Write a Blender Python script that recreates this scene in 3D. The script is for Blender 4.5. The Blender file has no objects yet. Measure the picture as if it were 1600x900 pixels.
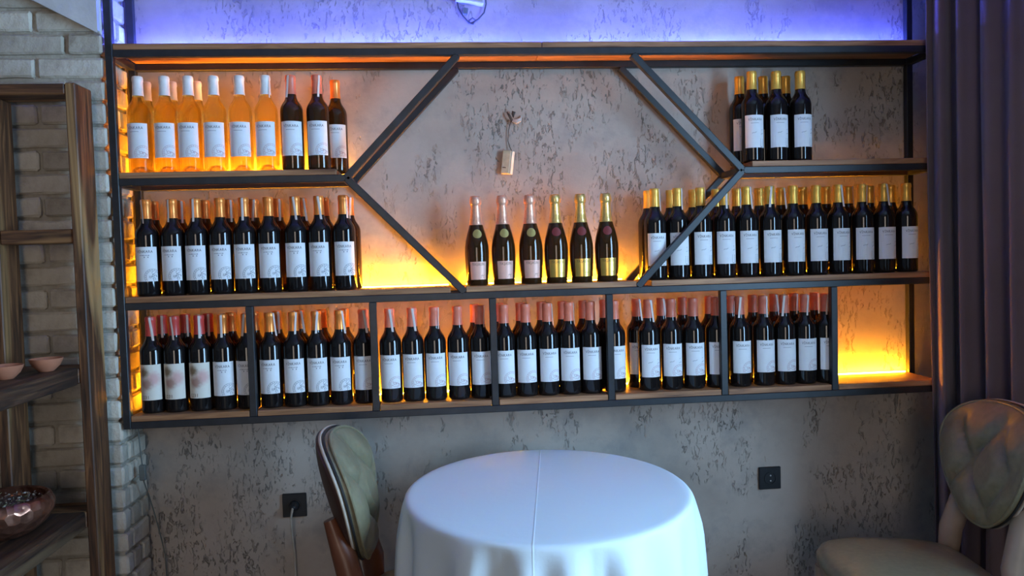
import bpy, bmesh, math, random
from mathutils import Matrix, Vector
rnd = random.Random(7)
S = bpy.context.scene
C = S.collection
PI = math.pi

# ------------------------------------------------------------ camera
EYE = 1.38
cam_d = bpy.data.cameras.new('camera'); cam = bpy.data.objects.new('camera', cam_d); C.objects.link(cam)
R_ = Vector((0.99567302, -0.08826887, -0.02904899)); U_ = Vector((0.03253446, 0.03830795, 0.99873621))
F_ = Vector((0.08704451, 0.99535979, -0.04101398))
m = Matrix.Identity(4)
for i in range(3):
    m[i][0] = R_[i]; m[i][1] = U_[i]; m[i][2] = -F_[i]
m.translation = (0, 0, EYE)
cam.matrix_world = m
cam_d.sensor_width = 36; cam_d.lens = 27.0; cam_d.clip_start = .02
S.camera = cam

# ------------------------------------------------------------ world, daylight, exposure
w = bpy.data.worlds.new('world'); S.world = w; w.use_nodes = True
w.node_tree.nodes['Background'].inputs[0].default_value = (.55, .75, 1, 1)
w.node_tree.nodes['Background'].inputs[1].default_value = .6
def area(name, loc, rot, sx, sy, power, col):
    l = bpy.data.lights.new(name, 'AREA'); l.shape = 'RECTANGLE'; l.size = sx; l.size_y = sy
    l.energy = power; l.color = col
    o = bpy.data.objects.new(name, l); C.objects.link(o); o.location = loc; o.rotation_euler = rot
    return o
# daylight entering through the window in the right wall; warm room-light fill added at the glazed door behind the camera
area('daylight_window', (1.945, .72, 1.5), (0, PI/2, 0), 1.5, 1.05, 126, (.37, .66, 1))
area('door_fill', (-.35, -2.96, 1.45), (-PI/2, 0, PI), 1.3, 2.0, 32, (1, .84, .68))
vs = S.view_settings
vs.view_transform = 'Standard'; vs.look = 'None'; vs.exposure = 0.0; vs.gamma = 1; vs.use_curve_mapping = False

# ------------------------------------------------------------ materials
MATS = {}
class NT:
    def __init__(s, name):
        s.m = bpy.data.materials.new(name); s.m.use_nodes = True
        s.t = s.m.node_tree; s.b = s.t.nodes['Principled BSDF']
        MATS[name] = s.m
    def n(s, kind, **kw):
        x = s.t.nodes.new(kind)
        for k, v in kw.items():
            if k in x.inputs: x.inputs[k].default_value = v
            else: setattr(x, k, v)
        return x
    def l(s, a, b): s.t.links.new(a, b)
    def coord(s, scale=(1, 1, 1), kind='Object'):
        tc = s.n('ShaderNodeTexCoord'); mp = s.n('ShaderNodeMapping'); mp.inputs['Scale'].default_value = scale
        s.l(tc.outputs[kind], mp.inputs['Vector']); return mp.outputs['Vector']
    def noise(s, vec, scale, detail=4, rough=.55, dist=0):
        x = s.n('ShaderNodeTexNoise'); x.inputs['Scale'].default_value = scale; x.inputs['Detail'].default_value = detail
        x.inputs['Roughness'].default_value = rough; x.inputs['Distortion'].default_value = dist
        s.l(vec, x.inputs['Vector']); return x.outputs['Fac']
    def ramp(s, fac, stops):
        x = s.n('ShaderNodeValToRGB'); e = x.color_ramp.elements
        while len(e) < len(stops): e.new(.5)
        for i, (p, c) in enumerate(stops):
            e[i].position = p; e[i].color = (*c, 1) if len(c) == 3 else c
        s.l(fac, x.inputs['Fac']); return x.outputs['Color']
    def math(s, op, a, b=None):
        x = s.n('ShaderNodeMath'); x.operation = op
        for i, q in enumerate((a, b)):
            if q is None: continue
            if isinstance(q, (int, float)): x.inputs[i].default_value = q
            else: s.l(q, x.inputs[i])
        return x.outputs[0]
    def mix(s, fac, a, b, mode='MIX'):
        x = s.n('ShaderNodeMix'); x.data_type = 'RGBA'; x.blend_type = mode
        for q, i in ((fac, 0), (a, 6), (b, 7)):
            if isinstance(q, (int, float)): x.inputs[i].default_value = q
            elif isinstance(q, tuple): x.inputs[i].default_value = (*q, 1)
            else: s.l(q, x.inputs[i])
        return x.outputs[2]
    def bump(s, h, strength=.5, dist=.01):
        x = s.n('ShaderNodeBump'); x.inputs['Strength'].default_value = strength; x.inputs['Distance'].default_value = dist
        s.l(h, x.inputs['Height']); s.l(x.outputs['Normal'], s.b.inputs['Normal'])
    def base(s, c):
        if isinstance(c, tuple): s.b.inputs['Base Color'].default_value = (*c, 1)
        else: s.l(c, s.b.inputs['Base Color'])
    def set(s, **kw):
        for k, v in kw.items(): s.b.inputs[k.replace('_', ' ')].default_value = v
        return s
def plain(name, col, rough=.5, metal=0, var=.12, scale=30, bump=0, **kw):
    t = NT(name); v = t.coord(); f = t.noise(v, scale, 3)
    lo = tuple(c*(1-var) for c in col); hi = tuple(min(1, c*(1+var)) for c in col)
    t.base(t.ramp(f, [(.3, lo), (.7, hi)])); t.set(Roughness=rough, Metallic=metal, **kw)
    if bump: t.bump(f, bump, .002)
    return t
# trowelled concrete plaster with vertical scars
t = NT('plaster'); v = t.coord(); vs_ = t.coord((85, 85, 34)); vp = t.coord((1.15, 1.15, .55))
cloud = t.noise(v, 2.2, 7, .6); patch = t.noise(vp, 5.5, 5, .62, .5)
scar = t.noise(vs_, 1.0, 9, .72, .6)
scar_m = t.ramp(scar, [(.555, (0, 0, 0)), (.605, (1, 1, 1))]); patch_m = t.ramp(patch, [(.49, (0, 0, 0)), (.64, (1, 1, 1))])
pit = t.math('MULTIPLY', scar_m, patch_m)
colr = t.ramp(cloud, [(.28, (.29, .245, .21)), (.5, (.43, .365, .315)), (.72, (.51, .44, .385))])
blot = t.ramp(t.noise(v, 6, 5, .7), [(.50, (0, 0, 0)), (.70, (.6, .6, .6))])
colr = t.mix(blot, colr, (.25, .235, .225))
t.base(t.mix(t.math('MULTIPLY', pit, .28), colr, (.10, .09, .085)))  # shade of the gouges painted into the colour, besides the bump
fine = t.noise(v, 60, 4, .6)
h = t.math('SUBTRACT', t.math('ADD', t.math('MULTIPLY', fine, .08), t.math('MULTIPLY', cloud, .6)), t.math('MULTIPLY', pit, .9))
t.bump(h, .9, .008); t.set(Roughness=.75)
t = NT('white_plaster'); v = t.coord(); f = t.noise(v, 9, 6, .6)
t.base(t.ramp(f, [(.3, (.55, .53, .52)), (.7, (.72, .70, .69))])); t.bump(f, .4, .01); t.set(Roughness=.85)
t = NT('brick'); v = t.coord(); f = t.noise(v, 18, 7, .65); oi = t.n('ShaderNodeObjectInfo')
c1 = t.ramp(f, [(.25, (.46, .40, .32)), (.5, (.68, .61, .50)), (.75, (.80, .74, .63))])
br = t.ramp(oi.outputs['Random'], [(0, (.62, .60, .58)), (.5, (.88, .87, .86)), (1, (1, 1, 1))])
t.base(t.mix(1.0, c1, br, 'MULTIPLY')); t.bump(f, .7, .012); t.set(Roughness=.9)
t = NT('mortar'); v = t.coord(); f = t.noise(v, 40, 5, .6)
t.base(t.ramp(f, [(.3, (.36, .32, .26)), (.7, (.50, .45, .38))])); t.bump(f, .6, .01); t.set(Roughness=.95)
t = NT('steel'); v = t.coord(); f = t.noise(v, 25, 4)
t.base(t.ramp(f, [(.3, (.011, .012, .014)), (.7, (.022, .023, .027))])); t.set(Roughness=.42, Metallic=.0); t.bump(f, .08, .002)
def wood(name, stops, axis, knot=None, rough=.55):
    t = NT(name); sc = {'x': (3, 40, 40), 'y': (40, 3, 40), 'z': (40, 40, 3)}[axis]
    oi = t.n('ShaderNodeObjectInfo'); vv = t.coord(sc)
    ad = t.n('ShaderNodeVectorMath'); ad.operation = 'ADD'
    cmb = t.n('ShaderNodeCombineXYZ'); 
    rr = t.math('MULTIPLY', oi.outputs['Random'], 30)
    for i in range(3): t.l(rr, cmb.inputs[i])
    t.l(vv, ad.inputs[0]); t.l(cmb.outputs[0], ad.inputs[1])
    f = t.noise(ad.outputs[0], 1.0, 6, .6, 1.2)
    c = t.ramp(f, stops)
    if knot:
        g = t.noise(ad.outputs[0], .28, 3, .5, .8)
        c = t.mix(t.ramp(g, [(.55, (0, 0, 0)), (.66, (1, 1, 1))]), c, knot)
    t.base(c); t.bump(f, .35, .004); t.set(Roughness=rough)
wood('shelf_wood', [(.25, (.11, .042, .018)), (.5, (.33, .15, .066)), (.75, (.52, .27, .13))], 'x')
bs = [(.30, (.014, .007, .004)), (.50, (.095, .036, .014)), (.72, (.30, .125, .045))]
wood('burnt_wood_z', bs, 'z', (.42, .23, .09)); wood('burnt_wood_x', bs, 'x', (.32, .15, .055)); wood('burnt_wood_y', [(.34, (.010, .006, .005)), (.55, (.05, .022, .011)), (.78, (.17, .08, .035))], 'y', (.12, .07, .035))
plain('chair_wood', (.17, .055, .024), .38, scale=14)
plain('pale_wood', (.34, .24, .17), .4, scale=14)
plain('shell_leather', (.060, .026, .018), .45, scale=20)
plain('leather', (.215, .180, .105), .36, bump=.25, scale=60)
plain('cream_piping', (.52, .42, .33), .5)
plain('dark_piping', (.02, .018, .018), .5)
t = NT('linen'); v = t.coord(); f = t.noise(v, 11, 5, .6); g = t.noise(v, 700, 2)
t.base((.72, .79, .82))
sx = t.n('ShaderNodeSeparateXYZ'); t.l(v, sx.inputs[0])
cx = t.math('ABSOLUTE', t.math('ADD', t.math('ADD', sx.outputs['X'], .025), t.math('MULTIPLY', sx.outputs['Y'], -.147)))
crease = t.math('MAXIMUM', t.math('SUBTRACT', 1, t.math('MULTIPLY', cx, 330)), 0)
t.bump(t.math('ADD', t.math('MULTIPLY', crease, .2), t.math('ADD', t.math('MULTIPLY', f, .5), t.math('MULTIPLY', g, .03))), .55, .006); t.set(Roughness=.85)
t = NT('curtain'); v = t.coord(); f = t.noise(v, 3, 4); g = t.noise(v, 300, 2)
t.base(t.ramp(f, [(.3, (.125, .080, .088)), (.7, (.175, .120, .128))])); t.bump(g, .2, .002); t.set(Roughness=.92)
t.b.inputs['Sheen Weight'].default_value = .25
def glass(name, col, trans, ior, rough=.03):
    t = NT(name); t.base(col); t.set(Roughness=rough, IOR=ior); t.b.inputs['Transmission Weight'].default_value = trans
    return t
glass('dark_glass', (.010, .008, .008), .10, 1.5)
glass('brown_glass', (.05, .021, .006), .40, 1.5)
t = glass('clear_wine', (.98, .86, .48), 1.0, 1.30, .02)
tr = t.n('ShaderNodeBsdfTransparent'); tr.inputs[0].default_value = (.98, .86, .48, 1)
mx = t.n('ShaderNodeMixShader'); mx.inputs[0].default_value = .45
t.l(t.b.outputs[0], mx.inputs[1]); t.l(tr.outputs[0], mx.inputs[2]); t.l(mx.outputs[0], t.t.nodes['Material Output'].inputs['Surface'])
plain('cap_white', (.78, .77, .76), .4)
plain('cap_coral', (.80, .21, .125), .38)
plain('cap_brick', (.60, .15, .09), .40)
plain('cap_red', (.55, .055, .045), .38)
plain('cap_copper', (.92, .29, .06), .33, .45)
plain('cap_gold', (.95, .51, .09), .30, .45)
plain('cap_black', (.02, .015, .015), .4)
plain('foil_rose', (.86, .44, .29), .33, .5, bump=.5, scale=120)
plain('foil_gold', (.92, .60, .20), .28, .75, bump=.5, scale=120)
plain('label_paper', (.80, .80, .81), .7, var=.03)
plain('label_rose', (.82, .46, .36), .45, .2, var=.05)
plain('label_gold', (.86, .56, .13), .28, .8, var=.06)
plain('seal_gold', (.42, .31, .10), .4, .5)
plain('seal_red', (.20, .025, .022), .4)
plain('ink', (.06, .06, .075), .7); plain('ink_grey', (.20, .20, .23), .7); plain('ink_pink', (.52, .36, .38), .7); plain('ink_brown', (.13, .06, .03), .7)
plain('strip_paper', (.72, .62, .57), .7, var=.05)
plain('black_plastic', (.012, .013, .016), .4)
plain('grey_plastic', (.13, .15, .145), .5); plain('cable_white', (.5, .46, .4), .5); plain('cable_dark', (.04, .04, .05), .5)
plain('device_white', (.45, .44, .44), .5)
plain('terracotta', (.46, .17, .09), .75); plain('spice', (.10, .045, .03), .9, bump=.9, scale=90)
t = NT('copper'); v = t.coord((1, 1, 1)); vo = t.n('ShaderNodeTexVoronoi'); vo.inputs['Scale'].default_value = 42
t.l(v, vo.inputs['Vector']); t.base(t.ramp(t.noise(v, 14, 4), [(.35, (.20, .07, .045)), (.7, (.55, .26, .17))]))
t.bump(vo.outputs['Distance'], .8, .006); t.set(Roughness=.28, Metallic=.9)
plain('leaf_dry', (.30, .28, .14), .8, var=.4); plain('petal_dry', (.13, .07, .05), .9, var=.5); plain('petal_pale', (.45, .38, .30), .9, var=.3)
plain('tag_wood', (.66, .52, .34), .6, scale=60); plain('tag_pale', (.80, .72, .58), .6); plain('twig', (.08, .05, .04), .8); plain('rag', (.52, .43, .38), .9)
plain('floor_tile', (.10, .085, .075), .5, scale=4); plain('ceiling_paint', (.30, .29, .28), .9); plain('dark_wall', (.20, .19, .18), .9)
t = NT('flower_print'); v = t.coord()
def blob(t, v, c, r0, r1):
    x = t.n('ShaderNodeVectorMath'); x.operation = 'DISTANCE'; t.l(v, x.inputs[0]); x.inputs[1].default_value = c
    d = t.math('ADD', x.outputs['Value'], t.math('MULTIPLY', t.noise(v, 130, 4, .6), .014))
    return t.ramp(d, [(r0, (1, 1, 1)), (r1, (0, 0, 0))])
cc = t.mix(blob(t, v, (.013, -.036, .108), .018, .036), (.74, .68, .58), (.66, .40, .36))
cc = t.mix(blob(t, v, (-.018, -.031, .128), .015, .027), cc, (.24, .17, .10))
cc = t.mix(blob(t, v, (-.010, -.035, .092), .017, .030), cc, (.42, .25, .20))
t.base(cc); t.set(Roughness=.7)
def emit(name, col, strength):
    t = NT(name); t.base((.02, .02, .02)); t.b.inputs['Emission Color'].default_value = (*col, 1); t.b.inputs['Emission Strength'].default_value = strength
emit('led_amber', (1, .38, .010), 490)
emit('led_blue', (.055, .095, 1), 680)
t = NT('window_glass'); tr = t.n('ShaderNodeBsdfTransparent'); mx = t.n('ShaderNodeMixShader'); mx.inputs[0].default_value = .9; t.set(Roughness=.05)
t.l(t.b.outputs[0], mx.inputs[1]); t.l(tr.outputs[0], mx.inputs[2]); t.l(mx.outputs[0], t.t.nodes['Material Output'].inputs['Surface'])

# ------------------------------------------------------------ mesh helpers
class MB:
    def __init__(s): s.v = []; s.f = []
    def add(s, vs, fs):
        o = len(s.v); s.v += [tuple(q) for q in vs]; s.f += [tuple(i+o for i in f) for f in fs]; return s
    def box(s, a, b):
        (x0, y0, z0), (x1, y1, z1) = a, b
        return s.add([(x0,y0,z0),(x1,y0,z0),(x1,y1,z0),(x0,y1,z0),(x0,y0,z1),(x1,y0,z1),(x1,y1,z1),(x0,y1,z1)],
                     [(0,3,2,1),(4,5,6,7),(0,1,5,4),(1,2,6,5),(2,3,7,6),(3,0,4,7)])
    def bar(s, p, q, hw, hd, ref=(0, 1, 0)):
        p, q = Vector(p), Vector(q); d = (q-p).normalized(); r = Vector(ref); n = d.cross(r).normalized(); r = n.cross(d)
        vs = [c + n*a*hw + r*b*hd for c in (p, q) for a, b in ((-1,-1),(1,-1),(1,1),(-1,1))]
        return s.add(vs, [(0,1,2,3),(7,6,5,4),(0,4,5,1),(1,5,6,2),(2,6,7,3),(3,7,4,0)])
    def tube(s, pts, r, n=8, cap=True):
        pts = [Vector(p) for p in pts]; rs = r if isinstance(r, (list, tuple)) else [r]*len(pts)
        vs = []; fs = []; up = Vector((0, 0, 1))
        prev = None
        for i, p in enumerate(pts):
            d = (pts[min(i+1, len(pts)-1)] - pts[max(i-1, 0)]).normalized()
            if prev is None:
                a = d.cross(up if abs(d.z) < .9 else Vector((1, 0, 0))).normalized()
            else: a = (prev - d*prev.dot(d)).normalized()
            prev = a; b = d.cross(a)
            for k in range(n):
                t_ = 2*PI*k/n; vs.append(p + (a*math.cos(t_) + b*math.sin(t_))*rs[i])
        for i in range(len(pts)-1):
            for k in range(n):
                k2 = (k+1) % n; fs.append((i*n+k, i*n+k2, (i+1)*n+k2, (i+1)*n+k))
        if cap:
            fs.append(tuple(range(n-1, -1, -1))); fs.append(tuple((len(pts)-1)*n+k for k in range(n)))
        return s.add(vs, fs)
    def lathe(s, prof, n=28, c=(0, 0, 0)):
        vs = []; fs = []; rows = []
        for r, z in prof:
            if r < 1e-6: rows.append([len(vs)]); vs.append((c[0], c[1], c[2]+z))
            else:
                rows.append(list(range(len(vs), len(vs)+n)))
                vs += [(c[0]+r*math.cos(2*PI*k/n), c[1]+r*math.sin(2*PI*k/n), c[2]+z) for k in range(n)]
        for a, b in zip(rows, rows[1:]):
            for k in range(n):
                k2 = (k+1) % n
                if len(a) == 1 and len(b) > 1: fs.append((a[0], b[k2], b[k]))
                elif len(b) == 1 and len(a) > 1: fs.append((a[k], a[k2], b[0]))
                elif len(a) > 1: fs.append((a[k], a[k2], b[k2], b[k]))
        return s.add(vs, fs)
    def mesh(s, name, smooth=False, bevel=0, angle=35):
        me = bpy.data.meshes.new(name); me.from_pydata(s.v, [], s.f); me.update()
        bm = bmesh.new(); bm.from_mesh(me)
        if bevel:
            bmesh.ops.bevel(bm, geom=list(bm.edges), offset=bevel, segments=1, affect='EDGES', profile=.5)
        bmesh.ops.recalc_face_normals(bm, faces=bm.faces)
        bm.to_mesh(me); bm.free()
        if smooth:
            for p in me.polygons: p.use_smooth = True
            me.set_sharp_from_angle(angle=math.radians(angle))
        return me
def link(name, me, mat=None, parent=None, loc=None):
    o = bpy.data.objects.new(name, me); C.objects.link(o)
    if me is not None and mat and not me.materials: me.materials.append(MATS[mat])
    if parent is not None:
        o.parent = parent
        o.location = loc if loc is not None else -parent.location
    elif loc is not None: o.location = loc
    return o
def thing(name, label, cat, loc=(0, 0, 0), rz=0, group=None):
    o = bpy.data.objects.new(name, None); C.objects.link(o); o.location = loc; o.rotation_euler = (0, 0, rz); o.empty_display_size = .05
    o['label'] = label; o['category'] = cat
    if group: o['group'] = group
    return o
def tag(o, label, cat, group=None):
    o['label'] = label; o['category'] = cat
    if group: o['group'] = group
    return o
def struct(o, label=None):
    o['kind'] = 'structure'
    if label: o['label'] = label
    return o

# ------------------------------------------------------------ room shell
YF, YB, YW = 2.45, 2.622, 2.64          # shelf front rails, back rails, plaster wall
XL, XR = -.987, 1.664
ZC = 2.7
struct(link('floor', MB().box((-2.4, -3.1, -.1), (2.1, 2.8, 0)).mesh('floor'), 'floor_tile'), 'dark tiled restaurant floor')
struct(link('ceiling', MB().box((-2.4, -3.1, ZC), (2.1, 2.8, ZC+.1)).mesh('ceiling'), 'ceiling_paint'), 'grey painted ceiling above the wine shelf')
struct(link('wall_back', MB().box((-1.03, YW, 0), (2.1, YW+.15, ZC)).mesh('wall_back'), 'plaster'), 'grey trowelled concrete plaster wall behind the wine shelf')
b = MB(); b.box((1.85, -3.1, 0), (2.1, .17, ZC)); b.box((1.85, 1.27, 0), (2.1, 2.8, ZC)); b.box((1.85, .17, 0), (2.1, 1.27, .72)); b.box((1.85, .17, 2.28), (2.1, 1.27, ZC))
struct(link('wall_right', b.mesh('wall_right'), 'dark_wall'), 'side wall with the window behind the curtain')
b = MB(); b.box((-2.4, -3.15, 0), (-1.05, -3, ZC)); b.box((.35, -3.15, 0), (2.1, -3, ZC)); b.box((-1.05, -3.15, 2.5), (.35, -3, ZC))
struct(link('wall_front', b.mesh('wall_front'), 'dark_wall'), 'wall with the glazed door opposite the wine shelf')
struct(link('wall_side', MB().box((-2.4, -3.1, 0), (-2.25, 2.8, ZC)).mesh('wall_side'), 'dark_wall'), 'plain wall at the left of the room')
def glazing(name, x0, x1, y0, y1, z0, z1, lab):
    e = bpy.data.objects.new(name, None); C.objects.link(e); struct(e, lab)
    along_y = (y1-y0) > (x1-x0)
    link('pane', MB().box((x0+.06, y0+.02, z0+.02), (x0+.066, y1-.02, z1-.02)).mesh('pane') if along_y else
         MB().box((x0+.02, y0+.06, z0+.02), (x1-.02, y0+.066, z1-.02)).mesh('pane'), 'window_glass', e)
    fr = .04
    if along_y:
        for a, c in (((x0+.03, y0, z0), (x0+.1, y0+fr, z1)), ((x0+.03, y1-fr, z0), (x0+.1, y1, z1)), ((x0+.03, y0, z0), (x0+.1, y1, z0+fr)), ((x0+.03, y0, z1-fr), (x0+.1, y1, z1))):
            link('window_frame', MB().box(a, c).mesh('wf'), 'black_plastic', e)
    else:
        for a, c in (((x0, y0+.03, z0), (x0+fr, y0+.1, z1)), ((x1-fr, y0+.03, z0), (x1, y0+.1, z1)), ((x0, y0+.03, z0), (x1, y0+.1, z0+fr)), ((x0, y0+.03, z1-fr), (x1, y0+.1, z1))):
            link('window_frame', MB().box(a, c).mesh('wf'), 'black_plastic', e)
glazing('window_1', 1.95, 2.1, .17, 1.27, .72, 2.28, 'tall window in the right wall beyond the curtain')
glazing('door_1', -1.05, .35, -3.15, -3.0, 0, 2.5, 'glazed door opposite the wine shelf')

# brick pier: mortar core and single bricks
PX, PY = -1.003, 2.44
core = struct(link('wall_left', MB().box((-2.25, PY+.014, 0), (PX-.014, YW+.15, ZC)).mesh('wall_left'), 'mortar'), 'whitewashed brick pier left of the wine shelf')
def brick_mesh(dx, dy, dz, seed):
    r = random.Random(seed); b = MB(); b.box((-dx/2, -dy/2, -dz/2), (dx/2, dy/2, dz/2))
    me = bpy.data.meshes.new('brick'); me.from_pydata(b.v, [], b.f)
    bm = bmesh.new(); bm.from_mesh(me)
    bmesh.ops.subdivide_edges(bm, edges=[e for e in bm.edges if abs(e.verts[0].co.x-e.verts[1].co.x) > dx*.5], cuts=2, use_grid_fill=True)
    bmesh.ops.bevel(bm, geom=[e for e in bm.edges if e.calc_face_angle(0) > .5], offset=.006, segments=1, affect='EDGES')
    for q in bm.verts: q.co += Vector((r.uniform(-1, 1)*.0018, r.uniform(-1, 1)*.0014, r.uniform(-1, 1)*.0018))
    bmesh.ops.recalc_face_normals(bm, faces=bm.faces); bm.to_mesh(me); bm.free()
    me.materials.append(MATS['brick'])
    return me
cache = {}
def get_brick(l, seed):
    key = (round(l, 2), seed % 3)
    if key not in cache: cache[key] = brick_mesh(key[0], .045, .058, hash(key) % 999)
    return cache[key]
CH = .0695
z = .01; row = 0
while z < ZC-.06:
    # front face, from the corner leftwards
    x = PX - .002
    first = .10 if row % 2 else .19
    k = 0
    while x > -1.5:
        l = first if k == 0 else rnd.choice([.095, .16, .19, .19, .21])
        o = link('brick', get_brick(l, row+k), None, core, (x-l/2, PY+.0225+rnd.uniform(-.004, .004), z+.029+.001))
        o.rotation_euler = (rnd.uniform(-.02, .02), rnd.uniform(-.012, .012), rnd.uniform(-.012, .012))
        x -= round(l, 2) + .011; k += 1
    # return face towards the plaster wall (the corner brick shows its end or its side)
    y = PY + .050
    for l in ((.13,) if row % 2 else (.06, .06)):
        o = link('brick', get_brick(l, row), None, core, (PX-.0225, y+l/2, z+.030)); o.rotation_euler = (rnd.uniform(-.012, .012), 0, PI/2)
        y += l + .011
    z += CH; row += 1
# white plaster slope at the top of the pier
b = MB(); zz = [(-1.21, 2.195), (-1.005, 2.085), (-1.005, ZC), (-1.6, ZC), (-1.6, 2.40)]
n_ = len(zz)
b.add([(x, PY-.035, q) for x, q in zz] + [(x, PY-.004, q) for x, q in zz], [tuple(range(n_)), tuple(range(2*n_-1, n_-1, -1))] + [(i, (i+1) % n_, n_+(i+1) % n_, n_+i) for i in range(n_)])
struct(link('trim_1', b.mesh('trim', bevel=.004), 'white_plaster'), 'white plaster slope above the brick pier')

# ------------------------------------------------------------ wine shelf
LV = [2.0271, 1.6392, 1.2594, .8935]
HT = .011; BT = .018
DX = [-.6069 + .3785*i for i in range(6)]
TIPL, TIPR, TL, TR_ = -.296, .982, .063, .623
shelf = thing('wall_wine_shelf', 'black steel wall shelf with burnt wood boards and a hexagon opening', 'shelf', (XL, YF, LV[3]-HT))
def rail(name, p, q, bev=.0018):
    return link(name, MB().bar(p, q, HT, HT).mesh(name, bevel=bev), 'steel', shelf)
for Y in (YF, YB):
    for X in (XL, XR):
        link('post', MB().box((X-HT, Y-HT, LV[3]-HT), (X+HT, Y+HT, ZC-.001)).mesh('post', bevel=.0018), 'steel', shelf)
    a, b_ = XL+HT, XR-HT
    rail('rail', (a, Y, LV[0]), (b_, Y, LV[0])); rail('rail', (a, Y, LV[2]), (b_, Y, LV[2])); rail('rail', (a, Y, LV[3]), (b_, Y, LV[3]))
    rail('rail', (a, Y, LV[1]), (TIPL, Y, LV[1])); rail('rail', (TIPR, Y, LV[1]), (b_, Y, LV[1]))
    zt, zb = LV[0]-HT, LV[2]+HT
    for p, q in (((TIPL, LV[1]), (TL, zt)), ((TIPL, LV[1]), (TL, zb)), ((TIPR, LV[1]), (TR_, zt)), ((TIPR, LV[1]), (TR_, zb))):
        rail('diagonal_bar', (p[0], Y, p[1]), (q[0], Y, q[1]))
for X in DX:
    link('divider', MB().box((X-HT, YF-HT, LV[3]+HT), (X+HT, YF+HT, LV[2]-HT)).mesh('divider', bevel=.0018), 'steel', shelf)
for X, Z in [(XL, q) for q in LV] + [(XR, q) for q in LV] + [(TIPL, LV[1]), (TIPR, LV[1])]:
    link('depth_bar', MB().box((X-HT, YF+HT, Z-HT), (X+HT, YB-HT, Z+HT)).mesh('depth_bar', bevel=.0018), 'steel', shelf)
def board(x0, x1, lev):
    z0 = LV[lev]+HT+.0003
    link('board', MB().box((x0, YF-HT+.001, z0), (x1, YW-.004, z0+BT)).mesh('board', bevel=.0015), 'shelf_wood', shelf)
g = .0015
board(XL+HT+g, .33, 0); board(.331, XR-HT-g, 0)
board(XL+HT+g, TIPL-.030, 1); board(TIPR+.030, XR-HT-g, 1)
board(XL+HT+g, TL-.045, 2); board(TL+.004, TR_-.004, 2); board(TR_+.045, XR-HT-g, 2)
ed = [XL] + DX + [XR]
for i in range(7): board(ed[i]+HT+g, ed[i+1]-HT-g, 3)
TOP = [q+HT+.0003+BT for q in LV]
# LED strips lying at the back of the boards
def led(x0, x1, lev, mat, lab):
    o = link('led_strip', MB().box((x0, YW-.020, TOP[lev]+.0008), (x1, YW-.012, TOP[lev]+.0035)).mesh('led_strip'), mat)
    tag(o, lab, 'light strip', 'light strips along the back of the boards')
led(XL+.02, XR-.02, 0, 'led_blue', 'blue light strip on the top board of the wine shelf')
led(XL+.02, TIPL-.035, 1, 'led_amber', 'amber light strip behind the clear bottles on the upper left board')
led(XL+.02, TL-.05, 2, 'led_amber', 'amber light strip behind the copper capped bottles and the hexagon corner')
led(TL+.01, TR_-.01, 2, 'led_amber', 'amber light strip behind the six sparkling wine bottles')
led(TR_+.05, XR-.02, 2, 'led_amber', 'amber light strip behind the long gold capped row')
led(XL+.02, XR-.02, 3, 'led_amber', 'amber light strip along the back of the lowest boards')

# ------------------------------------------------------------ bottles
BR = .0355; CR = .0395
prof = [(0, .024), (.014, .021), (.022, .010), (.026, .001), (.031, 0), (.0345, .003), (BR, .008), (BR, .186), (.0349, .194), (.0330, .2015), (.0297, .2085), (.0252, .2155), (.0208, .2225), (.0176, .2305), (.0159, .240), (.0149, .252), (.0145, .285), (.0156, .287), (.0156, .2945), (.0140, .2985), (0, .2985)]
cprof = [(0, .030), (.016, .026), (.026, .008), (.030, .0), (.0335, 0), (.0352, .004), (.0375, .045), (.0392, .085), (CR, .108), (.0386, .126), (.0355, .146), (.0305, .166), (.0252, .184), (.0208, .200), (.0180, .216), (.0162, .235), (.0150, .262), (.0150, .285), (0, .286)]
me_bottle = {k: MB().lathe(prof, 32).mesh('glass', True, angle=50) for k in ('dark_glass', 'brown_glass', 'clear_wine')}
me_champ = MB().lathe(cprof, 32).mesh('glass', True, angle=50)
capp = [(.0172, .2405), (.0160, .252), (.0156, .285), (.0166, .287), (.0166, .295), (.0150, .3005), (0, .301)]
me_cap = {}
def cap_mesh(mat):
    if mat not in me_cap: me_cap[mat] = MB().lathe([(.0166, .2405)] + capp, 24).mesh('capsule', True, angle=40)
    return me_cap[mat]
foilp = [(.0224, .196), (.0188, .214), (.0168, .236), (.0158, .258), (.0172, .2615), (.0192, .265), (.0190, .274), (.0176, .284), (.0150, .2895), (0, .291)]
me_foil = {}
def foil_mesh(mat):
    if mat not in me_foil:
        b = MB(); b.lathe(foilp, 24)
        r = random.Random(3)
        b.v = [(x*(1+q), y*(1+q), z_) for (x, y, z_) in b.v for q in [r.uniform(-.03, .03)]]
        me_foil[mat] = b.mesh('foil', True, angle=60)
    return me_foil[mat]
def wrap(u, v, R): a = u/R; return (R*math.sin(a), -R*math.cos(a), v)
def crad(z):
    for (r0, z0), (r1, z1) in zip(cprof[5:], cprof[6:]):
        if z0 <= z <= z1: return r0 + (r1-r0)*(z-z0)/(z1-z0)
    return .0352
def patch(u0, u1, v0, v1, Rf, nu=20, nv=1):
    b = MB(); vs = []; fs = []
    for j in range(nv+1):
        v = v0+(v1-v0)*j/nv; R = Rf(v)
        for i in range(nu+1): vs.append(wrap((u0+(u1-u0)*i/nu)*R/Rf(v0), v, R))
    for j in range(nv):
        for i in range(nu): a = j*(nu+1)+i; fs.append((a, a+1, a+nu+2, a+nu+1))
    return b.add(vs, fs)
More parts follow.
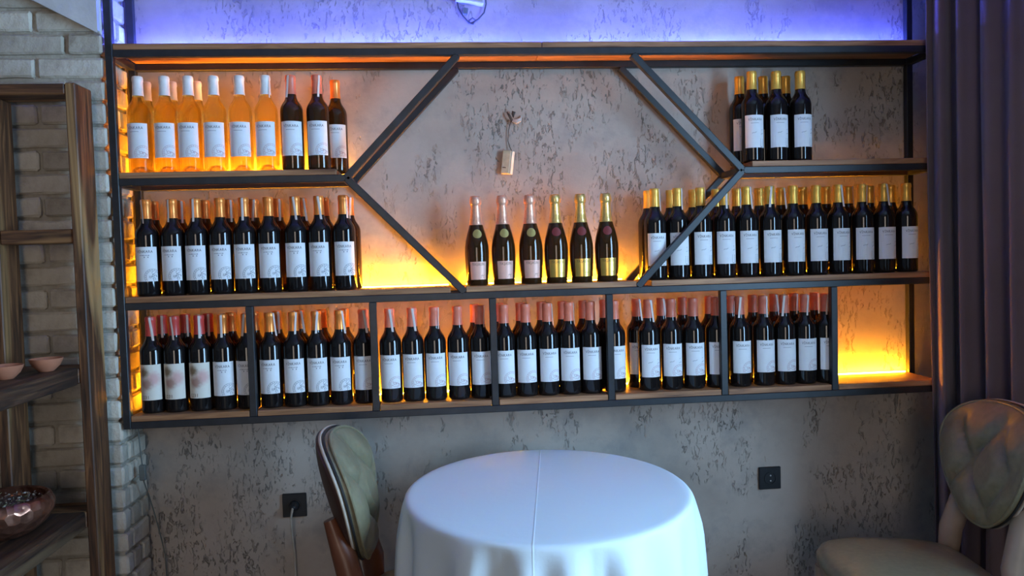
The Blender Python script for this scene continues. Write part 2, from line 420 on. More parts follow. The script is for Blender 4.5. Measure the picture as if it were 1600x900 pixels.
def text_mesh(body, width, height, cu, cv, Rf, off):
    c = bpy.data.curves.new('t', 'FONT'); c.body = body; c.size = 1; c.space_character = 1.12; c.resolution_u = 2
    o = bpy.data.objects.new('t', c); C.objects.link(o); bpy.context.view_layer.update()
    me = bpy.data.meshes.new_from_object(o.evaluated_get(bpy.context.evaluated_depsgraph_get()))
    bpy.data.objects.remove(o); bpy.data.curves.remove(c)
    xs = [v.co.x for v in me.vertices]; ys = [v.co.y for v in me.vertices]
    x0, x1, y0, y1 = min(xs), max(xs), 0, .72
    for v in me.vertices:
        u = (v.co.x-(x0+x1)/2)/(x1-x0)*width + cu; q = (v.co.y-y0)/(y1-y0)*height + cv
        R = Rf(q)+off; v.co = wrap(u*R/Rf(cv), q, R)
    return me
def ribbons(lines, Rf, off, wd):
    b = MB()
    for pts in lines:
        for (u0, v0), (u1, v1) in zip(pts, pts[1:]):
            d = math.hypot(u1-u0, v1-v0)
            if d < 1e-7: continue
            nu, nv = -(v1-v0)/d*wd/2, (u1-u0)/d*wd/2
            q = [(u0+nu, v0+nv), (u0-nu, v0-nv), (u1-nu, v1-nv), (u1+nu, v1+nv)]
            b.add([wrap(u, v, Rf(v)+off) for u, v in q], [(0, 1, 2, 3)])
    return b
Rb = lambda z: BR
UL, V0, V1 = .0365, .046, .153
def circ(cu, cv, r, n=36, a0=0, a1=2*PI):
    """arc clipped to the label paper, as polylines"""
    out = []; cur = []
    for i in range(n+1):
        a = a0+(a1-a0)*i/n; u, v = cu+r*math.cos(a), cv+r*math.sin(a)
        if u < UL-.0006 and v > V0+.0008: cur.append((u, v))
        else:
            if len(cur) > 1: out.append(cur)
            cur = []
    if len(cur) > 1: out.append(cur)
    return out
me_label = patch(-UL, UL, V0, V1, lambda z: BR+.0004).mesh('label', True)
me_label_fl = patch(-UL, UL, V0-.004, V1, lambda z: BR+.0004).mesh('label', True)
me_name = text_mesh('VİNKARA', .047, .0084, -.001, .1345, Rb, .0007)
me_1231 = text_mesh('1231', .024, .0105, -.017, .0465, Rb, .0007)
def seal(rseed):
    r = random.Random(rseed); cu, cv = .0205, .0600
    L = circ(cu, cv, .0245, 48) + circ(cu, cv, .0192, 48)
    M = []
    for k in range(20):
        a = 2*PI*k/20; M += circ(cu, cv, .0218, 2, a, a+.14)
    for k in range(12):
        a = r.uniform(0, 2*PI); rr = r.uniform(.002, .013); M += circ(cu+rr*math.cos(a), cv+rr*math.sin(a), r.uniform(.002, .0045), 8, a, a+r.uniform(2, 5))
    b = ribbons(L, Rb, .0007, .0009); c = ribbons(M, Rb, .0007, .0012); b.add(c.v, c.f)
    return b
def caption(block):
    L = [[(-.016 + i*.0045, .1265), (-.013 + i*.0045, .1265)] for i in range(6)]
    b = ribbons(L, Rb, .0007, .0016)
    if block: c = ribbons([[(-.006, .1265), (.012, .1265)], [(-.003, .121), (.010, .121)]], Rb, .00075, .0038); b.add(c.v, c.f)
    return b
def script():
    L = [[(-.013, .093), (-.008, .095), (-.003, .0945), (.002, .098)], [(.019, .089), (.024, .092), (.030, .092)], [(.021, .103), (.026, .105)]]
    return ribbons(L, Rb, .0007, .0011)
def stamp_block():
    L = [[(.016, .052+.0032*i), (.029, .052+.0032*i)] for i in range(8)] + [[(.017, .049), (.026, .049)]]
    return ribbons(L, Rb, .0007, .0016)
me_seal_g = seal(1).mesh('seal'); me_seal_p = seal(2).mesh('seal')
me_capt = caption(False).mesh('caption'); me_captb = caption(True).mesh('caption'); me_script = script().mesh('script'); me_block = stamp_block().mesh('block')
def strip_mesh(slant, length):
    """paper tax strip folded over the capsule and hanging down one side"""
    b = MB(); pts = [(-.009, .3022, .000), (.008, .3022, .008), (.0168, .2985, .0), (.0176, .285, .0), (.0172, .262, .0), (.0176, .245, .0), (.0186, .240-length, .0)]
    vs = []; fs = []
    for r_, z_, _ in pts:
        for sgn in (-1, 0, 1):
            x = sgn*.0036 + slant*(.30-z_)
            vs.append((x, -r_ + (0 if sgn == 0 or z_ > .30 else .0006), z_))
    for i in range(len(pts)-1):
        for k in range(2): a = i*3+k; fs.append((a, a+1, a+4, a+3))
    return b.add(vs, fs).mesh('tax_strip')
me_strip = [strip_mesh(s_, l_) for s_, l_ in ((0, .012), (.12, .014), (-.1, .010))]
Rc = crad
me_clabel = {k: patch(-.026, .026, .019, .077, lambda z: Rc(z)+.0004, 16, 6).mesh('label', True) for k in ('label_rose', 'label_gold')}
me_yas = text_mesh('YAŞASIN', .039, .0092, 0, .0645, Rc, .0008)
me_ysc = ribbons([[(.008, .030), (.012, .034), (.016, .030), (.020, .035)], [(.006, .026), (.019, .026)]], Rc, .0008, .001).mesh('script')
b = MB(); n_ = 20; vs_l = [wrap(0, .167, Rc(.167)+.0015)]
for k in range(n_):
    a = 2*PI*k/n_; q = .167+.0145*math.sin(a); R = Rc(q)+.0009; vs_l.append(wrap(.0145*math.cos(a)*R/Rc(.167), q, R))
b.add(vs_l, [(0, 1+k, 1+(k+1) % n_) for k in range(n_)])
me_med = {k: b.mesh('medallion', True) for k in ('seal_gold', 'seal_red')}

ORD = ['first', 'second', 'third', 'fourth', 'fifth', 'sixth', 'seventh', 'eighth', 'ninth', 'tenth', 'eleventh', 'twelfth']
def bottle(x, y, lev, glassm, cap, style, label, group, strip=None, rot=0):
    t = thing('wine_bottle', label, 'bottle', (x, y, TOP[lev]+.0006), rot, group)
    Z = (0, 0, 0)
    link('glass', me_bottle[glassm], glassm, t, Z)
    link('capsule', cap_mesh(cap), cap, t, Z)
    if style:
        if style == 'flower':
            l = link('label', me_label_fl, 'flower_print', t, Z); link('lettering', me_1231, 'ink_brown', l, Z)
        else:
            l = link('label', me_label, 'label_paper', t, Z)
            link('lettering', me_name, 'ink', l, Z)
            link('caption', me_captb if style == 'grey' else me_capt, 'ink_grey', l, Z)
            if style == 'grey': link('seal_print', me_seal_g, 'ink_grey', l, Z)
            if style in ('pink', 'pinkscript'): link('seal_print', me_seal_p, 'ink_pink', l, Z)
            if style in ('gold', 'pinkscript'): link('script_print', me_script, 'ink_grey', l, Z)
            if style == 'gold': link('block_print', me_block, 'ink_grey', l, Z)
    if strip is not None:
        s_ = link('tax_strip', me_strip[int(abs(x*1000)) % 3], 'strip_paper', t, Z); s_.rotation_euler = (0, 0, math.radians(strip)-rot)
    return t
YFR, YBK = 2.4985, 2.5705
def relax(xs, dmin=.0716):
    xs = list(xs)
    for _ in range(400):
        for i in range(len(xs)-1):
            d = xs[i+1]-xs[i]
            if d < dmin: e = (dmin-d)/2+1e-5; xs[i] -= e; xs[i+1] += e
    return xs
def row(xs, y, lev, spec, where, group, back=False):
    xs = relax(xs)
    for i, x in enumerate(xs):
        gl, cap, st, desc, strip = spec(i)
        pos = ORD[i] if len(xs) > 1 else 'only'
        lab = f"{desc}, {pos + ' from left' if len(xs) > 1 else 'the only one'} in the {'back' if back else 'front'} row, {where}"
        bottle(x, y, lev, gl, cap, st, lab, group, strip, rnd.uniform(-.10, .10))
NO = None
# upper left board
AS = ['clear white wine bottle, white capsule']
def specA(i):
    if i < 6: return ('clear_wine', 'cap_white', 'pink', 'white wine bottle', 70 if i == 5 else NO)
    return ('brown_glass', 'cap_coral', 'pink', 'dark bottle with coral capsule', (-15, 40)[i-6])
XA = [-.929, -.8485, -.779, -.701, -.6225, -.5425, -.464, -.383]
row(XA, YFR, 1, specA, 'upper left board', 'bottles on the upper left board')
def specAb(i):
    if i < 3: return ('clear_wine', 'cap_white', NO, 'white capped bottle', NO)
    return ('brown_glass', 'cap_copper', 'pink', 'dark orange capped bottle', NO)
row([-.931, -.8515, -.7745, -.336], YBK, 1, specAb, 'upper left board', 'bottles on the upper left board', True)
# middle left board
sB = [-35, -25, -10, NO, 0, NO, -8, 0, 50]
row([-.922, -.8435, -.772, -.698, -.6245, -.549, -.466, -.3915, -.315], YFR, 2, lambda i: ('dark_glass', 'cap_copper', 'grey', 'copper capped red wine bottle', sB[i]), 'middle left board', 'bottles on the middle left board')
sBb = [NO, 40, NO, 40, 20, 30, 30, NO, 30]
row([-.925, -.8435, -.7655, -.690, -.611, -.534, -.457, -.3855, -.3055], YBK, 2, lambda i: ('brown_glass', 'cap_copper', NO, 'copper capped bottle', sBb[i]), 'middle left board', 'bottles on the middle left board', True)
# lowest boards, seven bays
bay = ['first bay', 'second bay', 'third bay', 'fourth bay', 'fifth bay', 'sixth bay']
grp = 'bottles on the lowest boards'
def spec1(i):
    if i < 3: return ('dark_glass', 'cap_red', 'flower', 'flower labelled bottle', (10, -20, 18)[i])
    return ('dark_glass', 'cap_copper', 'grey', 'copper capped bottle', (0, -10)[i-3])
row([-.925, -.8535, -.7775, -.705, -.632], YFR, 3, spec1, 'lowest shelf, first bay', grp)
row([-.915, -.843, -.771, -.699], YBK, 3, lambda i: ('dark_glass', 'cap_red' if i < 3 else 'cap_copper', NO, 'red capped bottle' if i < 3 else 'copper capped bottle', (15, 40, 20, NO)[i]), 'lowest shelf, first bay', grp, True)
row([-.5595, -.485, -.4145, -.3405, -.265], YFR, 3, lambda i: ('dark_glass', 'cap_coral' if i == 4 else 'cap_copper', 'pink' if i == 4 else 'grey', 'coral capped bottle' if i == 4 else 'copper capped bottle', (60, 45, 25, 40, 10)[i]), 'lowest shelf, second bay', grp)
row([-.6245, -.552, -.476, -.410, -.335], YBK, 3, lambda i: ('brown_glass', 'cap_copper', NO, 'copper capped bottle', (NO, 30, 30, NO, 35)[i]), 'lowest shelf, second bay', grp, True)
row([-.181, -.108, -.040, .037, .110], YFR, 3, lambda i: ('dark_glass', 'cap_coral', 'pink', 'coral capped bottle', (5, 8, 65, NO, 60)[i]), 'lowest shelf, third bay', grp)
row([.097], YBK, 3, lambda i: ('dark_glass', 'cap_coral', NO, 'coral capped bottle', NO), 'lowest shelf, third bay', grp, True)
row([.191, .262, .331, .400, .473], YFR, 3, lambda i: ('dark_glass', 'cap_coral', 'pink', 'coral capped bottle', (NO, NO, 65, 70, NO)[i]), 'lowest shelf, fourth bay', grp)
row([.179, .252, .324, .394, .464, .536], YBK, 3, lambda i: ('dark_glass', 'cap_coral', NO, 'coral capped bottle', NO), 'lowest shelf, fourth bay', grp, True)
row([.5545, .670, .747, .823, .901], YFR, 3, lambda i: ('dark_glass', 'cap_coral' if i == 0 else 'cap_brick', 'pink' if i in (0, 4) else 'pinkscript', 'coral capped bottle' if i == 0 else 'brick red capped bottle', (NO, 22, 70, NO, 30)[i]), 'lowest shelf, fifth bay', grp)
row([.649, .736, .810, .905], YBK, 3, lambda i: ('dark_glass', 'cap_brick', 'pink' if i == 0 else NO, 'brick red capped bottle', (28, 12, NO, 30)[i]), 'lowest shelf, fifth bay', grp, True)
row([.983, 1.065, 1.139, 1.211, 1.283], YFR, 3, lambda i: ('dark_glass', 'cap_brick', 'pink', 'brick red capped bottle', (-5, 25, -20, 20, 8)[i]), 'lowest shelf, sixth bay', grp)
row([.980, 1.059, 1.135, 1.208, 1.281], YBK, 3, lambda i: ('dark_glass', 'cap_brick', NO, 'brick red capped bottle', (40, NO, 10, 20, 25)[i]), 'lowest shelf, sixth bay', grp, True)
# long gold capped row, middle right board
sD = [55, 45, 60, 10, 30, 0, NO, NO, 12, 40, 5, NO]
row([.700, .777, .855, .936, 1.013, 1.094, 1.175, 1.256, 1.333, 1.4185, 1.495, 1.575], YFR, 2, lambda i: ('dark_glass', 'cap_gold', 'gold', 'gold capped bottle', sD[i]), 'middle right board', 'gold capped bottles on the middle right board')
sDb = [NO, NO, NO, NO, 30, NO, 20, NO, NO, 30, 40, NO]
row([.698, .776, .855, .936, 1.0085, 1.088, 1.165, 1.244, 1.328, 1.408, 1.485, 1.563], YBK, 2, lambda i: ('dark_glass', 'cap_gold', NO, 'gold capped bottle', sDb[i]), 'middle right board', 'gold capped bottles on the middle right board', True)
# upper right board
row([1.038, 1.122, 1.205], YFR, 1, lambda i: ('dark_glass', 'cap_gold', 'gold', 'gold capped bottle', (70, 80, 75)[i]), 'upper right board', 'gold capped bottles on the upper right board')
row([1.0245, 1.108, 1.188], YBK, 1, lambda i: ('dark_glass', 'cap_gold', 'gold' if i == 0 else NO, 'gold capped bottle', (NO, 60, NO)[i]), 'upper right board', 'gold capped bottles on the upper right board', True)
# sparkling wine in the hexagon
for i, x in enumerate([.108, .195, .285, .369, .453, .538]):
    rose = i < 3
    t = thing('sparkling_wine_bottle', f"{'rose' if rose else 'gold'} foiled sparkling wine bottle, {ORD[i]} of six in the hexagon opening", 'bottle', (x, YFR+.012, TOP[2]+.0006), rnd.uniform(-.08, .08), 'sparkling wine bottles in the hexagon opening')
    Z = (0, 0, 0)
    link('glass', me_champ, 'brown_glass', t, Z)
    k = 'foil_rose' if rose else 'foil_gold'; link('foil', foil_mesh(k), k, t, Z)
    k = 'label_rose' if rose else 'label_gold'; l = link('label', me_clabel[k], k, t, Z)
    link('lettering', me_yas, 'ink_brown', l, Z); link('script_print', me_ysc, 'ink_brown', l, Z)
    k = 'seal_gold' if rose else 'seal_red'; link('medallion', me_med[k], k, t, Z)

# ------------------------------------------------------------ table and cloth
TX, TY, TRX, TRY, TZ = .257, 2.045, .385, .425, .75
tb = thing('dining_table', 'round dining table hidden under the white tablecloth', 'table', (TX, TY, 0))
disc = [(0, TZ-.035), (.36, TZ-.035), (.372, TZ-.03), (.375, TZ-.012), (.37, TZ-.004), (0, TZ-.004)]
link('table_top', MB().lathe(disc, 64).mesh('table_top', True), 'chair_wood', tb, (0, 0, 0))
link('pedestal', MB().lathe([(0, .03), (.05, .03), (.035, .08), (.033, .60), (.07, TZ-.036), (0, TZ-.036)], 24).mesh('pedestal', True), 'black_plastic', tb, (0, 0, 0))
link('base', MB().lathe([(0, 0), (.12, 0), (.12, .015), (.05, .03), (0, .03)], 32).mesh('base', True), 'black_plastic', tb, (0, 0, 0))
b = MB(); NA = 288; vs = []; fs = []
rf = random.Random(11)
folds = [(rf.uniform(0, 2*PI), rf.choice([7, 9, 11, 13, 17, 21]), rf.uniform(.4, 1)) for _ in range(7)]
rings = [(0, 0)] + [(.08*i, 0) for i in range(1, 12)] + [(.93, 0), (.96, -.0004), (.98, -.002), (.993, -.006), (1.0, -.013), (1.004, -.022), (1.008, -.035), (1.012, -.05), (1.017, -.07), (1.023, -.095), (1.03, -.125), (1.036, -.155), (1.042, -.185), (1.047, -.215), (1.05, -.235)]
for ri, (rr, dz) in enumerate(rings):
    if ri == 0: vs.append((0, 0, TZ+.001)); continue
    for k in range(NA):
        a = 2*PI*k/NA
        w_ = sum(am*math.sin(fr*a+ph+1.3*math.sin(2*a+ph)) for ph, fr, am in folds)/3.0
        w2 = max(-1, min(1, w_*1.25))
        dep = min(1, max(0, (-dz-.006)/.10))**.8
        r_ = rr + dep*(.045*w2) + dep*.012*math.sin(3*a+1)
        zt = .0010*math.sin(5*a+2)*rr**3 if dz == 0 else 0
        vs.append((TRX*r_*math.cos(a), TRY*r_*math.sin(a), TZ+.001+dz+zt))
for k in range(NA): fs.append((0, 1+k, 1+(k+1) % NA))
for ri in range(1, len(rings)-1):
    for k in range(NA):
        k2 = (k+1) % NA; o0 = 1+(ri-1)*NA; o1 = 1+ri*NA
        fs.append((o0+k, o1+k, o1+k2, o0+k2))
cl = link('tablecloth', b.add(vs, fs).mesh('tablecloth', True, angle=80), 'linen', None, (TX, TY, 0))
tag(cl, 'white linen tablecloth draped over the round table with a centre crease', 'tablecloth')
cl.rotation_euler = (0, 0, 0)

# ------------------------------------------------------------ chairs
def make_chair(label, loc, rz, leg_mat):
    t = thing('dining_chair', label, 'chair', loc, rz, 'upholstered chairs at the round table'); Z = (0, 0, 0)
    SZ = .465
    # seat cushion: rounded, domed (local x is forward)
    b = MB(); n = 48; rows = [(0, SZ), (.4, SZ-.001), (.7, SZ-.004), (.88, SZ-.012), (.96, SZ-.022), (1, SZ-.040), (1, SZ-.058), (.97, SZ-.070), (0, SZ-.070)]
    vs = []; fs = []; rr = []
    for s_, z_ in rows:
        if s_ == 0: rr.append([len(vs)]); vs.append((0, 0, z_)); continue
        ids = []
        for k in range(n):
            a = 2*PI*k/n; ca, sa = math.cos(a), math.sin(a); q = (abs(ca)**4.5+abs(sa)**4.5)**(-1/4.5)
            ids.append(len(vs)); hw = .235 if ca > 0 else .235 - .035*abs(ca)
            vs.append((.215*s_*q*ca, hw*s_*q*sa, z_))
        rr.append(ids)
    for p, q in zip(rr, rr[1:]):
        for k in range(n):
            k2 = (k+1) % n
            if len(p) == 1: fs.append((p[0], q[k], q[k2]))
            elif len(q) == 1: fs.append((p[k2], p[k], q[0]))
            else: fs.append((p[k], q[k], q[k2], p[k2]))
    link('seat', b.add(vs, fs).mesh('seat', True, angle=60), 'leather', t, Z)
    link('seat_frame', MB().box((-.19, -.195, SZ-.115), (.195, .195, SZ-.071)).mesh('seat_frame', bevel=.006), leg_mat, t, Z)
    for sy in (-1, 1):
        link('leg', MB().tube([(.18, sy*.18, SZ-.09), (.185, sy*.185, .25), (.19, sy*.19, 0)], [.024, .020, .014], 10).mesh('leg', True, angle=50), leg_mat, t, Z)
        link('leg', MB().tube([(-.27, sy*.205, 0), (-.235, sy*.195, .22), (-.205, sy*.18, .40), (-.208, sy*.165, .50), (-.240, sy*.150, .62), (-.275, sy*.145, .72)], [.014, .020, .029, .034, .032, .018], 10).mesh('leg', True, angle=50), leg_mat, t, Z)
    # backrest: egg outline, wider above, wrapped forward at the sides, diamond tufted front
    ZB0 = .742
    def outline(a):
        ca, sa = math.cos(a), math.sin(a); q = (abs(ca)**2.5+abs(sa)**2.5)**(-1/2.5)
        y, z_ = ca*q, sa*q
        wid = .208*(1 + .30*z_ - .10*z_*z_)
        return y*wid, z_*.172
    def surf(y, z_): return -.215 - .27*(z_+.2) + .95*y*y*(1 if abs(y) < .3 else 1)
    NA2, NR = 72, 24
    def shell(off, bulge, tuft, sc=1.0):
        vs = []; fs = []
        for j in range(NR+1):
            rho = j/NR
            for k in range(NA2):
                a = 2*PI*k/NA2; oy, oz = outline(a); y, z_ = oy*rho*sc, oz*rho*sc
                bl = bulge*(1-rho**4)
                if tuft:
                    p = (y/.105 + z_/.125); q = (y/.105 - z_/.125)
                    e = abs(math.sin(PI*p/2+PI/4))*abs(math.sin(PI*q/2+PI/4))
                    bl += -.030*(1-min(1, e*1.8)**.7)*(1-rho**4)
                vs.append((surf(y, z_)+off+bl, y, ZB0+z_))
        for j in range(NR):
            for k in range(NA2):
                k2 = (k+1) % NA2; fs.append((j*NA2+k, (j+1)*NA2+k, (j+1)*NA2+k2, j*NA2+k2))
        return vs, fs
    fv, ff = shell(.030, .050, True); bv, bf = shell(-.008, -.016, False, 1.0)
    # padded front with its rim
    b = MB(); b.add(fv, ff); o0 = NR*NA2
    rim = [(surf(*outline(2*PI*k/NA2))+.006, outline(2*PI*k/NA2)[0], ZB0+outline(2*PI*k/NA2)[1]) for k in range(NA2)]
    base_ = len(b.v); b.v += rim; b.f += [(o0+k, base_+k, base_+(k+1) % NA2, o0+(k+1) % NA2) for k in range(NA2)]
    bk = link('backrest', b.mesh('backrest', True, angle=70), 'leather', t, Z)
    b = MB(); b.add(bv, bf); base_ = len(b.v); b.v += [(x-.003, y, z_) for x, y, z_ in rim]; b.f += [(o0+k, base_+k, base_+(k+1) % NA2, o0+(k+1) % NA2) for k in range(NA2)]
    link('back_shell', b.mesh('back_shell', True, angle=70), 'shell_leather', t, Z)
    ring = lambda off, sc: [(surf(*outline(2*PI*k/96))+off, outline(2*PI*k/96)[0]*sc, ZB0+outline(2*PI*k/96)[1]*sc) for k in range(97)]
    link('piping', MB().tube(ring(.029, 1.0), .0042, 8).mesh('piping', True), 'leather', bk, Z)
    link('piping', MB().tube(ring(.013, 1.008), .0036, 8).mesh('piping', True), 'dark_piping', bk, Z)
    link('piping', MB().tube(ring(.003, 1.010), .0042, 8).mesh('piping', True), 'cream_piping', bk, Z)
    for y, z_ in [(0, .0625), (0, -.0625), (.105, .0625), (-.105, .0625), (.105, -.0625), (-.105, -.0625)]:
        rho2 = (y/.208)**2+(z_/.172)**2
        link('button', MB().lathe([(0, .004), (.005, .0025), (.007, 0), (0, -.002)], 10).mesh('button', True), 'leather', bk, (surf(y, z_)+.030+.050*(1-rho2**2)-.027, y, ZB0+z_)).rotation_euler = (0, PI/2, 0)
    return t
make_chair('green leather chair with tufted backrest between brick pier and table', (-.035, 2.12, 0), math.radians(-1), 'chair_wood')
make_chair('green leather chair in front of the dark curtain', (1.315, 2.095, 0), math.radians(172), 'pale_wood')

# ------------------------------------------------------------ curtain
path = [(1.600, 2.405), (1.66, 2.36), (1.70, 2.28), (1.73, 2.16), (1.745, 2.0), (1.75, 1.8), (1.75, 1.55), (1.75, 1.26)]
def pt(s):
    s *= len(path)-1; i = min(int(s), len(path)-2); f = s-i
    p, q = Vector((*path[i], 0)), Vector((*path[i+1], 0)); return p.lerp(q, f), (q-p).normalized()
NS, NZ = 220, 26; vs = []; fs = []
for j in range(NZ+1):
    z_ = .02 + (2.66-.02)*j/NZ
    for i in range(NS+1):
        s = i/NS; p, d = pt(s); n = Vector((-d.y, d.x, 0))
        amp = .036 + .008*math.sin(7*s+1)
        off = amp*math.sin(2*PI*9*s + .5*math.sin(5*s*PI) + .25*math.sin(2.2*z_+9*s)) + .006*math.sin(2*PI*23*s+z_)
        q = p + n*off*(.8+.2*math.cos(z_*1.3)) + Vector((0.012*math.cos(z_*1.6), 0, 0))*(1-s)
        vs.append((q.x, q.y, z_))
for j in range(NZ):
    for i in range(NS): a = j*(NS+1)+i; fs.append((a, a+1, a+NS+2, a+NS+1))
cu = thing('curtain', 'heavy dark mauve curtain hanging in folds beside the wine shelf', 'curtain', (1.7, 2.0, 0))
o = link('cloth', MB().add(vs, fs).mesh('cloth', True, angle=180), 'curtain', cu)
md = o.modifiers.new('thick', 'SOLIDIFY'); md.thickness = .003
link('curtain_rod', MB().tube([(1.68, 2.42, 2.672), (1.74, 2.05, 2.672), (1.75, .1, 2.672)], .011, 10).mesh('curtain_rod', True), 'black_plastic', cu)

# ------------------------------------------------------------ wall sockets
def socket(x, z_, label, plug):
    t = thing('wall_socket', label, 'socket', (x, YW, z_), 0, 'black wall sockets'); h_ = .040
    b = MB(); b.box((-h_, -.010, -h_), (h_, -.0005, h_)); link('plate', b.mesh('plate', bevel=.002), 'black_plastic', t, (0, 0, 0))
    ring = MB().lathe([(.019, 0), (.022, 0), (.022, .003), (.019, .003), (.019, 0)], 28).mesh('rim', True)
    r_ = link('socket_rim', ring, 'black_plastic', t, (0, -.010, 0)); r_.rotation_euler = (PI/2, 0, 0)
    if plug:
        p_ = link('plug', MB().lathe([(0, 0), (.017, 0), (.017, .012), (.011, .03), (.006, .034), (0, .034)], 20).mesh('plug', True), 'black_plastic', t, (0, -.0105, 0)); p_.rotation_euler = (PI/2, 0, 0)
        link('cable', MB().tube([(0, -.042, 0), (0, -.056, -.008), (-.004, -.058, -.03), (-.006, -.045, -.075), (-.004, -.02, -.16), (-.004, -.012, -.3), (-.004, -.012, -.5)], .0035, 8).mesh('cable', True), 'cable_white', t, (0, 0, 0))
    else:
        for dz in (.010, -.009):
            s_ = link('screw', MB().lathe([(0, 0), (.003, 0), (.003, .0018), (0, .0022)], 12).mesh('screw', True), 'device_white', t, (.001, -.0105, dz)); s_.rotation_euler = (PI/2, 0, 0)
socket(-.532, .558, 'black wall socket with a plug and pale cable, left of the chair', True)
socket(1.138, .560, 'black wall socket without a plug, right of the table', False)

# ------------------------------------------------------------ small things on the walls
t = thing('hanging_tag', 'small pale wooden tag hanging on a string inside the hexagon', 'tag', (.24, YW, 1.65))
tg = MB(); tg.box((-.020, -.030, -.040), (.012, -.006, .040)); o = link('tag_block', tg.mesh('tag_block', bevel=.003), 'tag_wood', t, (-.004, 0, .050)); o.rotation_euler = (0, math.radians(8), math.radians(-24))
tg = MB(); tg.box((.0125, -.029, -.039), (.0165, -.007, .039)); o = link('tag_edge', tg.mesh('tag_edge', bevel=.001), 'tag_pale', t, (-.004, 0, .050)); o.rotation_euler = (0, math.radians(8), math.radians(-24))
o = link('print', MB().box((-.014, -.0306, -.020), (-.002, -.0301, -.017)).mesh('print'), 'ink_brown', t, (-.004, 0, .050)); o.rotation_euler = (0, math.radians(8), math.radians(-24))
link('string', MB().tube([(.002, -.014, .090), (-.004, -.010, .105), (-.009, -.006, .125), (-.006, -.008, .16), (.004, -.012, .195)], .0014, 6).mesh('string', True), 'twig', t, (0, 0, 0))
link('twig', MB().tube([(-.010, -.012, .222), (-.003, -.020, .208), (.006, -.016, .192), (.012, -.006, .186)], [.002, .004, .0045, .002], 8).mesh('twig', True), 'twig', t, (0, 0, 0))
link('twig', MB().tube([(.013, -.020, .222), (.010, -.018, .214), (.012, -.008, .204)], [.0065, .0055, .002], 8).mesh('twig', True), 'twig', t, (0, 0, 0))
for k in range(3):
    link('rag_fold', MB().tube([(.006, -.014-.003*k, .196-.004*k), (.020, -.020-.002*k, .191-.004*k), (.034, -.016, .197-.003*k), (.040, -.006, .208-.002*k)], [.002, .005, .004, .002], 8).mesh('rag_fold', True), 'rag', t, (0, 0, 0))
t = thing('wall_device', 'white box with a looped knotted cable above the top board', 'device', (.12, YW, 2.25))
o = link('housing', MB().box((-.055, -.045, .0), (.040, -.002, .07)).mesh('housing', bevel=.003), 'device_white', t, (.0, 0, -.018)); o.rotation_euler = (0, math.radians(10), 0)
o = link('foot', MB().box((-.010, -.016, -.022), (.008, -.002, .0)).mesh('foot', bevel=.002), 'grey_plastic', t, (-.018, 0, -.028)); o.rotation_euler = (0, math.radians(12), 0)
lp = [(.034, -.012, .06), (.046, -.014, .02), (.050, -.014, -.015), (.042, -.013, -.045), (.022, -.012, -.066), (.004, -.011, -.076), (-.006, -.013, -.080), (-.010, -.016, -.072), (.002, -.018, -.064), (.012, -.016, -.070), (.004, -.014, -.083), (-.010, -.012, -.078), (-.030, -.012, -.055), (-.044, -.012, -.030), (-.048, -.012, -.005), (-.044, -.011, .02)]
link('cable', MB().tube(lp, .0026, 8).mesh('cable', True), 'cable_dark', t, (0, 0, 0))
# cable with inline switch under the left end of the shelf
t = thing('inline_switch_cable', 'grey cable with inline switch hanging under the left end of the shelf', 'cable', (-.975, 2.50, .88))
link('cord', MB().tube([(-.004, 0, 0), (-.002, .002, -.06), (.002, .003, -.125)], .0022, 8).mesh('cord', True), 'grey_plastic', t, (0, 0, 0))
o = link('switch_body', MB().box((-.010, -.007, -.050), (.010, .007, .0)).mesh('switch_body', bevel=.003), 'grey_plastic', t, (.003, .003, -.125))
link('cord', MB().tube([(.003, .003, -.17), (.003, .02, -.20), (-.006, .07, -.25), (.0, .095, -.32), (.010, .11, -.40), (.016, .12, -.46), (.018, .125, -.62)], .0022, 8).mesh('cord', True), 'grey_plastic', t, (0, 0, 0))

# ------------------------------------------------------------ burnt wood rack at the left
rk = thing('wooden_rack', 'burnt wood rack with open boards in front of the brick pier', 'rack', (-1.25, 2.3, 0))
def wbox(name, a, c, mat): return link(name, MB().box(a, c).mesh(name, bevel=.003), mat, rk)
wbox('post', (-1.053, 2.295, 0), (-1.025, 2.400, 1.908), 'burnt_wood_z')
wbox('post', (-1.283, 2.295, 0), (-1.252, 2.400, 1.874), 'burnt_wood_z')
wbox('post', (-1.60, 2.295, 0), (-1.57, 2.400, 1.874), 'burnt_wood_z')
wbox('rung', (-1.60, 2.295, 1.876), (-1.054, 2.400, 1.906), 'burnt_wood_x')
wbox('rung', (-1.251, 2.300, 1.455), (-1.054, 2.395, 1.495), 'burnt_wood_x')
wbox('rung', (-1.569, 2.300, 1.455), (-1.284, 2.395, 1.495), 'burnt_wood_x')
for z0, z1 in ((1.048, 1.098), (.628, .680)):
    wbox('rack_board', (-1.60, 1.60, z0), (-1.056, 2.293, z1), 'burnt_wood_y')
    wbox('rung', (-1.251, 2.296, z0+.002), (-1.054, 2.395, z1-.002), 'burnt_wood_x')
    wbox('rung', (-1.569, 2.296, z0+.002), (-1.284, 2.395, z1-.002), 'burnt_wood_x')
wbox('post', (-1.60, 1.57, 0), (-1.57, 1.598, 1.874), 'burnt_wood_z')
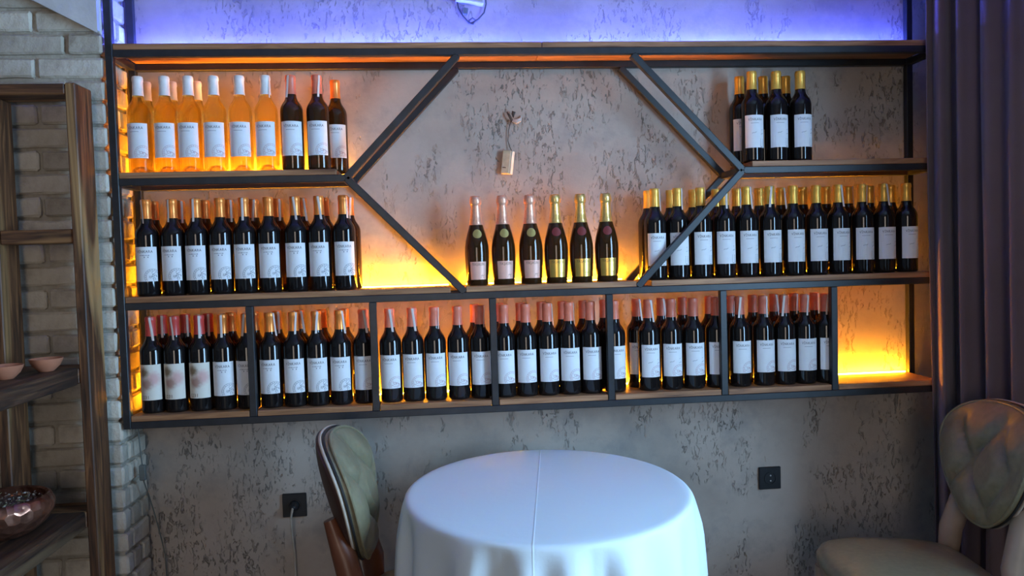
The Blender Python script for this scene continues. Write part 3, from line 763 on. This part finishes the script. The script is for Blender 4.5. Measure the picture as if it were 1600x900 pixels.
# bowls
def clay_bowl(x, y, label):
    t = thing('clay_bowl', label, 'bowl', (x, y, 1.0985), 0, 'small terracotta bowls on the rack')
    link('bowl_body', MB().lathe([(0, 0), (.018, 0), (.022, .004), (.034, .016), (.041, .030), (.0425, .036), (.040, .036), (.036, .026), (.028, .014), (0, .010)], 32).mesh('bowl_body', True), 'terracotta', t, (0, 0, 0))
    link('spices', MB().lathe([(0, .031), (.020, .030), (.0378, .027), (.034, .022), (0, .020)], 24).mesh('spices', True), 'spice', t, (0, 0, 0))
clay_bowl(-1.112, 2.235, 'small terracotta bowl nearer the rack post')
clay_bowl(-1.150, 2.105, 'small terracotta bowl at the picture edge, left of its twin')
t = thing('copper_bowl', 'hammered copper bowl of dried petals on the lower rack board', 'bowl', (-1.19, 2.125, .6805))
link('bowl_body', MB().lathe([(0, 0), (.060, 0), (.075, .006), (.105, .030), (.122, .058), (.124, .078), (.116, .096), (.108, .101), (.102, .098), (.108, .080), (.105, .060), (.085, .030), (0, .018)], 56).mesh('bowl_body', True), 'copper', t, (0, 0, 0))
link('petal_bed', MB().lathe([(0, .080), (.06, .079), (.104, .074), (.09, .05), (0, .04)], 40).mesh('petal_bed', True), 'petal_dry', t, (0, 0, 0))
for mat, cnt, L in (('petal_dry', 150, .010), ('petal_pale', 60, .008), ('leaf_dry', 16, .032)):
    b = MB()
    for _ in range(cnt):
        a = rnd.uniform(0, 2*PI); r_ = .096*math.sqrt(rnd.random()); h0 = .082 + rnd.uniform(0, .010)
        q = rnd.uniform(0, PI); l_ = L*rnd.uniform(.6, 1.3); wd = L*.3
        c_ = Vector((r_*math.cos(a), r_*math.sin(a), h0)); d = Vector((math.cos(q), math.sin(q), rnd.uniform(-.3, .5)))*l_/2; n = Vector((-math.sin(q), math.cos(q), rnd.uniform(-.4, .4)))*wd/2
        up = Vector((0, 0, .0025))
        b.add([c_-d, c_+n, c_+d, c_-n, c_+up, c_-up], [(0, 1, 4), (1, 2, 4), (2, 3, 4), (3, 0, 4), (1, 0, 5), (2, 1, 5), (3, 2, 5), (0, 3, 5)])
    o = link('dried_petals', b.mesh('dried_petals'), mat, t, (0, 0, 0)); o['kind'] = 'stuff'
